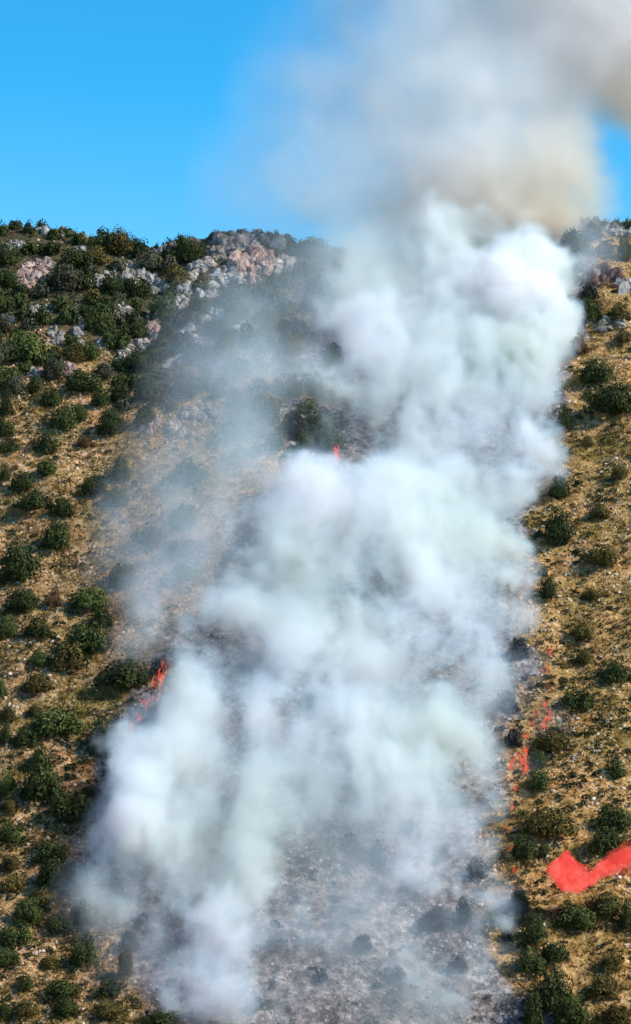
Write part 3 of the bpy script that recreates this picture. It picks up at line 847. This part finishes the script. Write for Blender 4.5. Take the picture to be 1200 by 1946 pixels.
for j in range(70):                                     # the tail, blown up to the right
    a0 = br.uniform(0, .8); a1 = a0 + br.uniform(.12, .26); dy = br.uniform(-.8, .8)
    tt = np.clip(np.linspace(a0, a1, 4), 0, 1) * (len(spine_t) - 1)
    off = br.normal() * (3.0 + 7.5 * a0)
    path = [(np.interp(x_, range(8), spine_t[:, 0]), np.interp(x_, range(8), spine_t[:, 1]) + off * (1 - .3 * i_ / 3) + br.normal() * 2, dy) for i_, x_ in enumerate(tt)]
    wisp(path, br.uniform(6, 9) + 5 * a0, 910 + j)

# ------------------------------------------------------------------ smoke
def lat3(shape, cells, seed):
    """smooth 3-D value noise on a regular grid, by separable interpolation"""
    r = np.random.default_rng(seed)
    g = r.random([c + 3 for c in cells]).astype(np.float32)
    for ax in range(3):
        t = np.linspace(0, cells[ax], shape[ax], endpoint=False) + .37
        i = t.astype(int); f = (t - i).astype(np.float32); f = f * f * (3 - 2 * f)
        W = np.zeros((shape[ax], g.shape[ax]), np.float32)
        W[np.arange(shape[ax]), i] = 1 - f; W[np.arange(shape[ax]), i + 1] += f
        g = np.moveaxis(np.tensordot(W, g, (1, ax)), 0, ax)
    return g

def fbm3(shape, ext, wl, seed, octaves=4, gain=.55):
    out = np.zeros(shape, np.float32); amp = 1; tot = 0
    for o in range(octaves):
        cells = [max(1, int(round(e / (w / 2 ** o)))) for e, w in zip(ext, wl)]
        out += amp * lat3(shape, cells, seed + o); tot += amp; amp *= gain
    return out / tot

def warp(Fld, lo, hi, shape, seed, wl, amount, vox):
    ext = [h - l for l, h in zip(lo, hi)]
    idx = []
    for ax in range(3):
        w = (lat3(shape, [max(1, int(round(e / wl))) for e in ext], seed + ax) - .5) * 2 * amount / vox
        sh = [1, 1, 1]; sh[ax] = shape[ax]
        base = np.arange(shape[ax], dtype=np.int32).reshape(sh)
        idx.append(np.clip(base + np.rint(w).astype(np.int32), 0, shape[ax] - 1))
    return Fld[idx[0], idx[1], idx[2]]

def volume_object(name, D, lo, hi, mat):
    nx, ny, nz = D.shape
    me = bpy.data.meshes.new(name + '_density')
    me.vertices.add(D.size)
    a = me.attributes.new('d', 'FLOAT', 'POINT'); a.data.foreach_set('value', np.ascontiguousarray(D, np.float32).ravel())
    me.materials.append(mat)
    ob = bpy.data.objects.new(name, me); COL.objects.link(ob)
    ng = bpy.data.node_groups.new(name + '_grid', 'GeometryNodeTree')
    ng.interface.new_socket('Geometry', in_out='INPUT', socket_type='NodeSocketGeometry')
    ng.interface.new_socket('Geometry', in_out='OUTPUT', socket_type='NodeSocketGeometry')
    N = ng.nodes; L = ng.links
    gi = N.new('NodeGroupInput'); go = N.new('NodeGroupOutput')
    vc = N.new('GeometryNodeVolumeCube')
    vc.inputs['Min'].default_value = lo; vc.inputs['Max'].default_value = hi
    for q, k in zip('XYZ', (nx, ny, nz)):
        vc.inputs['Resolution ' + q].default_value = k
    pos = N.new('GeometryNodeInputPosition')
    def vm(op, a, b):
        m = N.new('ShaderNodeVectorMath'); m.operation = op
        for i, x in enumerate((a, b)):
            if isinstance(x, tuple): m.inputs[i].default_value = x
            elif x is not None: L.new(x, m.inputs[i])
        return m.outputs['Vector']
    s = tuple((k - 1) / (h - l) for k, l, h in zip((nx, ny, nz), lo, hi))
    q = vm('FLOOR', vm('ADD', vm('MULTIPLY', vm('SUBTRACT', pos.outputs[0], tuple(lo)), s), (.5, .5, .5)), None)
    q = vm('MAXIMUM', vm('MINIMUM', q, (nx - 1., ny - 1., nz - 1.)), (0., 0., 0.))
    sep = N.new('ShaderNodeSeparateXYZ'); L.new(q, sep.inputs[0])
    def im(op, a, b):
        m = N.new('FunctionNodeIntegerMath'); m.operation = op
        for i, x in enumerate((a, b)):
            if isinstance(x, int): m.inputs[i].default_value = x
            else: L.new(x, m.inputs[i])
        return m.outputs[0]
    idx = im('ADD', im('MULTIPLY', im('ADD', im('MULTIPLY', sep.outputs[0], ny), sep.outputs[1]), nz), sep.outputs[2])
    na = N.new('GeometryNodeInputNamedAttribute'); na.data_type = 'FLOAT'; na.inputs[0].default_value = 'd'
    si = N.new('GeometryNodeSampleIndex'); si.data_type = 'FLOAT'; si.domain = 'POINT'
    L.new(gi.outputs[0], si.inputs['Geometry']); L.new(na.outputs[0], si.inputs['Value']); L.new(idx, si.inputs['Index'])
    L.new(si.outputs[0], vc.inputs['Density'])
    sm = N.new('GeometryNodeSetMaterial'); sm.inputs['Material'].default_value = mat
    L.new(vc.outputs[0], sm.inputs['Geometry']); L.new(sm.outputs[0], go.inputs[0])
    ob.modifiers.new('smoke_grid', 'NODES').node_group = ng
    return ob

def smoke_material(name, scatter, absorb_lo, absorb_hi, absorb_col, g, wave=0, low=None):
    """scattering smoke; wave: tan drifts that also paint shaded folds; low: its sootier, freshly risen foot"""
    m = bpy.data.materials.new(name); m.use_nodes = True
    N = m.node_tree.nodes; L = m.node_tree.links
    N.remove(N['Principled BSDF'])
    at = N.new('ShaderNodeAttribute'); at.attribute_name = 'density'
    s = N.new('ShaderNodeVolumeScatter'); s.inputs['Color'].default_value = (*scatter, 1); s.inputs['Anisotropy'].default_value = g
    a = N.new('ShaderNodeVolumeAbsorption'); a.inputs['Color'].default_value = (*absorb_col, 1)
    geo = N.new('ShaderNodeNewGeometry')
    mr = N.new('ShaderNodeMapRange'); mr.inputs['To Min'].default_value = absorb_lo; mr.inputs['To Max'].default_value = absorb_hi
    if low:
        sp = N.new('ShaderNodeVectorMath'); sp.operation = 'DOT_PRODUCT'; sp.inputs[1].default_value = (-0.6, 0.0, 1.0)
        L.new(geo.outputs['Position'], sp.inputs[0]); L.new(sp.outputs['Value'], mr.inputs[0])
        mr.inputs['From Min'].default_value = low[1]; mr.inputs['From Max'].default_value = low[0]
    else:
        fac = []
        for k_, ph in (((1.0, 0.35, 0.5), 0.0), ((-0.55, 0.3, 0.9), 3.1)):
            dt = N.new('ShaderNodeVectorMath'); dt.operation = 'DOT_PRODUCT'; dt.inputs[1].default_value = tuple(q / wave * 2.6 for q in k_)
            ad_ = N.new('ShaderNodeMath'); ad_.operation = 'ADD'; ad_.inputs[1].default_value = ph
            sn = N.new('ShaderNodeMath'); sn.operation = 'SINE'
            L.new(geo.outputs['Position'], dt.inputs[0]); L.new(dt.outputs['Value'], ad_.inputs[0]); L.new(ad_.outputs[0], sn.inputs[0]); fac.append(sn)
        n1 = N.new('ShaderNodeMath'); n1.operation = 'ADD'; L.new(fac[0].outputs[0], n1.inputs[0]); L.new(fac[1].outputs[0], n1.inputs[1])
        mr.inputs['From Min'].default_value = -1.5; mr.inputs['From Max'].default_value = 1.6  # phased so the crown stays bright; absorption paints the darker, shaded folds
        L.new(n1.outputs[0], mr.inputs[0])
    mu = N.new('ShaderNodeMath'); mu.operation = 'MULTIPLY'; L.new(mr.outputs[0], mu.inputs[1])
    L.new(at.outputs['Fac'], s.inputs['Density']); L.new(at.outputs['Fac'], mu.inputs[0]); L.new(mu.outputs[0], a.inputs['Density'])
    ad = N.new('ShaderNodeAddShader'); L.new(s.outputs[0], ad.inputs[0]); L.new(a.outputs[0], ad.inputs[1])
    L.new(ad.outputs[0], N['Material Output'].inputs['Volume'])
    return m

# puffs: u, v, radius px, weight, metres in front of the slope, (negative weight opens a gap)
PUFFS = [
    # crown of the white column
    (970, 560, 95, 4.5, 12), (1045, 590, 56, 4.0, 9), (1050, 650, 40, 2.4, 6), (890, 590, 90, 2.2, 12), (1000, 660, 78, 3.6, 9), (910, 700, 95, 1.6, 12), (985, 760, 72, 2.0, 8), (1040, 640, 45, 1.0, 6),
    (1005, 850, 56, 1.4, 6), (1010, 930, 46, 1.2, 5), (960, 960, 62, 1.1, 7), (960, 1030, 48, 1.3, 6), (985, 1090, 34, .9, 4), (860, 430, 70, .6, 10), (915, 475, 80, 1.3, 10), (985, 505, 56, 1.8, 10), (800, 490, 85, .45, 12),
    (710, 560, 95, .50, 12), (770, 640, 105, .9, 13), (670, 650, 85, .65, 10), (800, 740, 100, .9, 13), (700, 740, 85, .70, 10), (640, 530, 80, .25, 9), (620, 720, 70, .45, 8), (690, 490, 90, .20, 9), (760, 470, 80, .23, 9), (630, 490, 60, .14, 8),
    (880, 830, 80, .8, 12), (780, 840, 75, .55, 9), (1045, 720, 36, .9, 5), (900, 910, 70, .7, 9), (620, 610, 70, .42, 8), (720, 490, 70, .16, 9),
    # bright shoulder in the middle
    (640, 950, 85, .95, 13), (590, 915, 52, .8, 10), (770, 950, 85, 1.1, 14), (540, 1010, 85, .75, 11), (690, 1040, 105, 1.0, 14), (820, 1050, 85, .7, 12), (900, 1050, 75, .75, 9),
    (965, 1110, 42, .9, 5), (490, 1090, 85, .65, 10), (600, 1120, 95, .85, 13), (760, 1150, 95, .65, 12), (880, 1150, 85, .75, 10), (955, 1180, 48, .7, 5), (985, 1180, 30, .5, 3),
    (430, 1180, 80, .55, 8), (540, 1220, 95, .85, 12), (660, 1230, 90, .7, 12), (790, 1260, 95, .75, 12), (890, 1260, 70, .7, 8), (300, 1190, 70, .30, 6), (250, 1130, 60, .22, 5), (360, 1240, 60, .4, 6),
    (450, 1000, 60, .35, 9),
    # lower bright folds
    (400, 1310, 80, 1.5, 9), (330, 1380, 74, 1.5, 7), (470, 1340, 80, .9, 10), (570, 1410, 80, 1.1, 11), (660, 1370, 80, .7, 11), (760, 1370, 85, .8, 11), (840, 1400, 80, 1.0, 9),
    (895, 1440, 58, 1.0, 7), (915, 1510, 48, .9, 5), (300, 1460, 70, 1.2, 6), (220, 1450, 36, .4, 4), (197, 1400, 34, .3, 4), (270, 1540, 72, 1.0, 6), (225, 1610, 58, .8, 5), (310, 1600, 68, .9, 6), (240, 1690, 52, .65, 4),
    (380, 1440, 75, .95, 8), (390, 1540, 60, .55, 6), (390, 1620, 60, .7, 6), (190, 1640, 46, .5, 4), (172, 1700, 42, .4, 3), (225, 1750, 48, .5, 3), (180, 1560, 40, .35, 4), (520, 1500, 75, .8, 9), (610, 1490, 70, .75, 9), (700, 1470, 75, .6, 9), (790, 1480, 75, .8, 8), (520, 1590, 70, .9, 7), (470, 1670, 68, .95, 6), (600, 1580, 60, .4, 7), (690, 1550, 50, .4, 7),
    (430, 1750, 66, .95, 5), (510, 1760, 60, .75, 5), (400, 1830, 60, .65, 4), (320, 1885, 40, .6, 3), (380, 1895, 50, .4, 3), (560, 1690, 60, .35, 5), (350, 1690, 62, .75, 5), (300, 1760, 50, .40, 4), (860, 1550, 52, .85, 5), (905, 1610, 45, .8, 4),
    (840, 1610, 48, .6, 4), (935, 1680, 38, .8, 3.5), (860, 1680, 42, .7, 4), (780, 1560, 48, .45, 5), (950, 1755, 24, .8, 2.5), (800, 1670, 45, .5, 4), (960, 1830, 30, .4, 2),
    (900, 1860, 50, .40, 3), (955, 1890, 45, .42, 3), (820, 1880, 60, .28, 3), (700, 1880, 90, .10, 3), (600, 1800, 80, .26, 4), (720, 1770, 90, .10, 4), (660, 1670, 70, .24, 4), (480, 1880, 80, .25, 3), (560, 1930, 70, .22, 2.5), (880, 1780, 50, .25, 3),
    # body that ties the folds together
    (740, 600, 150, .22, 8), (860, 760, 150, .30, 8), (850, 940, 120, .45, 7), (880, 1010, 85, .55, 7), (870, 1090, 80, .5, 7), (930, 1060, 60, .6, 5), (700, 1180, 170, .28, 8), (600, 1420, 180, .25, 7),
    (500, 1580, 150, .22, 5), (800, 1520, 130, .30, 5), (700, 1620, 120, .20, 4), (420, 1600, 100, .20, 5), (660, 840, 90, .25, 8), (900, 1340, 80, .4, 5), (930, 1280, 55, .4, 4),
    # thin veils drifting off to the left
    (500, 640, 120, .11, 9), (430, 720, 120, .10, 9), (570, 560, 90, .12, 9), (420, 900, 120, .2, 8), (330, 900, 110, .12, 7), (250, 980, 80, .10, 6), (500, 930, 75, .26, 8), (320, 1000, 120, .17, 7), (250, 1070, 90, .16, 6), (300, 1120, 80, .16, 6), (420, 820, 90, .10, 8), (520, 720, 100, .12, 8), (380, 1080, 90, .20, 7), (330, 830, 90, .05, 7),
    (260, 1230, 60, .18, 5), (980, 1260, 45, .18, 4), (970, 1400, 40, .25, 3), (560, 700, 80, .12, 8), (480, 820, 80, .12, 8), (1000, 1330, 40, .12, 3), (400, 600, 90, .05, 8), (520, 480, 70, .05, 7),
    (1120, 480, 60, .16, 7), (1085, 520, 50, .3, 7), (180, 1720, 55, .14, 3), (230, 1790, 50, .2, 3), (250, 1850, 40, .15, 2.5),
    (1010, 1370, 45, .22, 2.5), (985, 1450, 36, .2, 2.5), (290, 1300, 50, .25, 3), (600, 1850, 120, .10, 3), (800, 1800, 120, .09, 3), (750, 1920, 120, .10, 3), (900, 1920, 60, .36, 3), (450, 1910, 60, .36, 3), (300, 1820, 70, .2, 3), (620, 1900, 45, .34, 3), (760, 1840, 40, .34, 3), (640, 1740, 90, .22, 3),
    # gaps
    (555, 800, 58, -1.0, 9), (430, 1530, 50, -.45, 8), (600, 1325, 46, -.55, 12), (725, 1110, 40, -.5, 13), (950, 1235, 38, -.6, 6), (718, 1620, 34, -.8, 5), (760, 1570, 26, -.4, 5), (640, 855, 46, -.75, 10),
    (820, 1745, 40, -.5, 3), (1092, 800, 30, -1.0, 6), (350, 1520, 30, -.3, 6), (720, 840, 50, -.35, 10),
]
VOX = 0.45
TH = math.atan2(float(np.interp(0, RX, RZ)) - ZB, YR - YB)          # the grid lies along the slope
CT, ST = math.cos(TH), math.sin(TH)
ORG = np.array((0.0, 268.0, float(ZB - (YB - 268.0) * math.tan(TH))))
lo = (-50.0, 0.0, -5.0); hi = (60.0, 240.0, 23.0)
shape = tuple(int(round((h - l) / VOX)) + 1 for l, h in zip(lo, hi))
ax_ = [np.linspace(l, h, n, dtype=np.float32) for l, h, n in zip(lo, hi, shape)]
pu = np.array([q[0] for q in PUFFS], float); pv = np.array([q[1] for q in PUFFS], float)
PUFFS = [(u, v, r_, w * (1.45 if v > 1450 else 1.15) if w > .24 else w, o) for u, v, r_, w, o in PUFFS]
Ph, okp = hit(pu, np.maximum(pv, 470))
E = np.zeros(shape, np.float32); G = np.ones(shape, np.float32); VEIL = np.zeros(shape, np.float32)
for (u, v, rp, w, off), ph in zip(PUFFS, Ph):
    d = pix_dir(u, v)
    y = min(ph[1], 452) - off * .8
    c = d * (y / d[1]) - ORG
    c = np.array((c[0], CT * c[1] + ST * c[2], -ST * c[1] + CT * c[2]))
    R = rp / (FPX / y) * (1.5 if w > 0 else 1.2)
    rr = (R, R * 1.25, R * .8) if w > 0 else (R, R * 1.2, R * 2.5)
    (x0, x1), (y0, y1), (z0, z1) = [(int(np.searchsorted(ax_[k], c[k] - rr[k])), int(np.searchsorted(ax_[k], c[k] + rr[k]))) for k in range(3)]
    if x1 <= x0 or y1 <= y0 or z1 <= z0:
        continue
    q = ((ax_[0][x0:x1, None, None] - c[0]) / rr[0]) ** 2 + ((ax_[1][None, y0:y1, None] - c[1]) / rr[1]) ** 2 + ((ax_[2][None, None, z0:z1] - c[2]) / rr[2]) ** 2
    kf = np.clip(1 - q, 0, 1) ** 2
    if 0 < w < .24:
        VEIL[x0:x1, y0:y1, z0:z1] += (w * kf).astype(np.float32)
    elif w > 0:
        E[x0:x1, y0:y1, z0:z1] += (w * kf).astype(np.float32)
    else:
        G[x0:x1, y0:y1, z0:z1] *= np.clip(1 + w * kf, 0, 1).astype(np.float32)
E *= G
del G
ext = [h - l for l, h in zip(lo, hi)]
E = 3.2 * (1 - np.exp(-E / 3.2))
E = warp(E, lo, hi, shape, 900, 16.0, 1.8, VOX)
E = warp(E, lo, hi, shape, 920, 6.0, 1.9, VOX)
E = warp(E, lo, hi, shape, 930, 2.8, 1.3, VOX)
E = warp(E, lo, hi, shape, 935, 1.4, .55, VOX)
na_ = np.clip((fbm3(shape, ext, (8.5, 20, 8.5), 950, 5, .62) - .5) * 3.2 + .5, 0, 1)
nb_ = np.zeros(shape, np.float32)
for o_, (wl_, am_) in enumerate(((4.2, .38), (2.1, .34), (1.1, .28))):
    nb_ += am_ * (1 - np.abs(2 * lat3(shape, [max(1, int(round(e / (wl_ * q)))) for e, q in zip(ext, (1, 2.7, 1))], 990 + o_) - 1))
nb_ = np.clip((nb_ - .5) * 2.4 + .5, 0, 1)
VEIL = warp(VEIL, lo, hi, shape, 905, 14.0, 2.5, VOX)
VEIL *= 0.45 + 1.1 * na_
nz1 = .50 * na_ + .50 * nb_
del na_, nb_
nz1 = warp(nz1, lo, hi, shape, 940, 7.0, 2.4, VOX)
nz1 = warp(nz1, lo, hi, shape, 945, 2.4, .8, VOX)
edge = np.clip((E - 0.55 * (1 - nz1)) / 0.35, 0, 1)
D = E * (0.03 + 4.3 * nz1 ** 3.1) * (0.15 + 0.85 * edge * edge * (3 - 2 * edge)) + VEIL * 2.1
del edge, VEIL
# smoke comes out of the ground and not through it: nothing below the surface
XX = ax_[0][:, None].astype(float); SS = ax_[1][None].astype(float); nn = np.zeros((shape[0], shape[1]))
for _ in range(3):
    nn = (ground(XX + 0 * SS, ORG[1] + SS * CT - nn * ST) - ORG[2] - SS * ST) / CT
    nn = np.clip(nn, -6, 6)
D[ax_[2][None, None] < nn[..., None].astype(np.float32) - 0.4] = 0
SIG = 0.14
M_SMOKE = smoke_material('white_smoke', (0.72, 0.90, 1.0), 0.006, 0.46, (0.80, 0.84, 0.72), 0.0, wave=15.0)
sm_ob = volume_object('smoke', D * SIG, lo, hi, M_SMOKE)
sm_ob.location = ORG; sm_ob.rotation_euler = (TH, 0, 0)
tag(sm_ob, 'dense white smoke rolling up the burnt strip of the hillside', 'smoke', kind='stuff')

# the tall brownish plume that leaves the ridge
UP = [(870, 400, 70, .6), (940, 420, 70, .9), (800, 430, 70, .4), (1000, 415, 75, 1.5), (1060, 425, 52, 1.5), (1030, 340, 95, 1.0), (1090, 420, 50, .9), (1070, 300, 80, .7), (930, 330, 110, .40), (840, 380, 100, .35), (760, 360, 105, .26), (700, 420, 80, .20), (850, 270, 130, .34),
      (960, 220, 125, .42), (1070, 260, 80, .42), (1080, 150, 125, .55), (950, 90, 150, .46), (1150, 110, 120, .65), (1170, 30, 130, .7), (1200, 190, 80, .55), (1060, 0, 150, .55), (820, 140, 140, .26),
      (720, 230, 130, .20), (650, 350, 120, .16), (570, 400, 110, .08), (680, 110, 130, .12), (570, 220, 130, .09), (490, 330, 120, .06), (520, 120, 130, .04), (430, 400, 90, .03), (640, 420, 70, .15), (800, 0, 150, .26), (900, -90, 170, .45), (1100, -110, 190, .6), (1280, 60, 170, .7), (1300, 220, 100, .5), (1350, -60, 180, .7), (660, -20, 110, .07), (700, -80, 110, .12),
      (1130, 450, 60, .40), (1110, 400, 45, .35), (1090, 340, 60, .32), (1160, 470, 45, .2), (1190, 325, 62, -1.0), (1250, 340, 80, -1.0)]
VOX2 = 0.9
lo2 = (-40.0, 424.0, 40.0); hi2 = (105.0, 520.0, 150.0)
sh2 = tuple(int(round((h - l) / VOX2)) + 1 for l, h in zip(lo2, hi2))
ax2 = [np.linspace(l, h, n, dtype=np.float32) for l, h, n in zip(lo2, hi2, sh2)]
E = np.zeros(sh2, np.float32); G = np.ones(sh2, np.float32)
for (u, v, rp, w) in UP:
    d = pix_dir(u, v); y = 452 + (460 - v) * .055
    c = d * (y / d[1]); R = rp / (FPX / y) * 1.5
    q = ((ax2[0][:, None, None] - c[0]) / R) ** 2 + ((ax2[1][None, :, None] - c[1]) / (R * (1.1 if w > 0 else 4))) ** 2 + ((ax2[2][None, None] - c[2]) / R) ** 2
    kf = np.clip(1 - q, 0, 1) ** 2
    if w > 0: E += (w * kf).astype(np.float32)
    else: G *= np.clip(1 + w * kf, 0, 1).astype(np.float32)
E *= G
ext2 = [h - l for l, h in zip(lo2, hi2)]
E = warp(E, lo2, hi2, sh2, 970, 20.0, 4.0, VOX2)
E = warp(E, lo2, hi2, sh2, 974, 8.0, 2.6, VOX2)
E = warp(E, lo2, hi2, sh2, 977, 4.0, 1.4, VOX2)
nz2 = warp(np.clip((fbm3(sh2, ext2, (16, 18, 20), 980, 5, .65) - .5) * 3.2 + .5, 0, 1), lo2, hi2, sh2, 985, 9.0, 3.0, VOX2)
D = np.maximum(E * (0.4 + 1.25 * nz2) - .010, 0)
gz = ground(ax2[0][:, None].astype(float), ax2[1][None].astype(float)).astype(np.float32)
D[ax2[2][None, None] < gz[..., None] - .5] = 0
M_SMOKE2 = smoke_material('brown_smoke', (0.84, 0.93, 0.97), 0.07, 0.60, (0.86, 0.74, 0.52), 0.1, low=(38.0, 62.0))
sm2 = volume_object('smoke_plume', D * 0.20, lo2, hi2, M_SMOKE2)
tag(sm2, 'tall grey brown smoke plume drifting off above the ridge', 'smoke', kind='stuff')
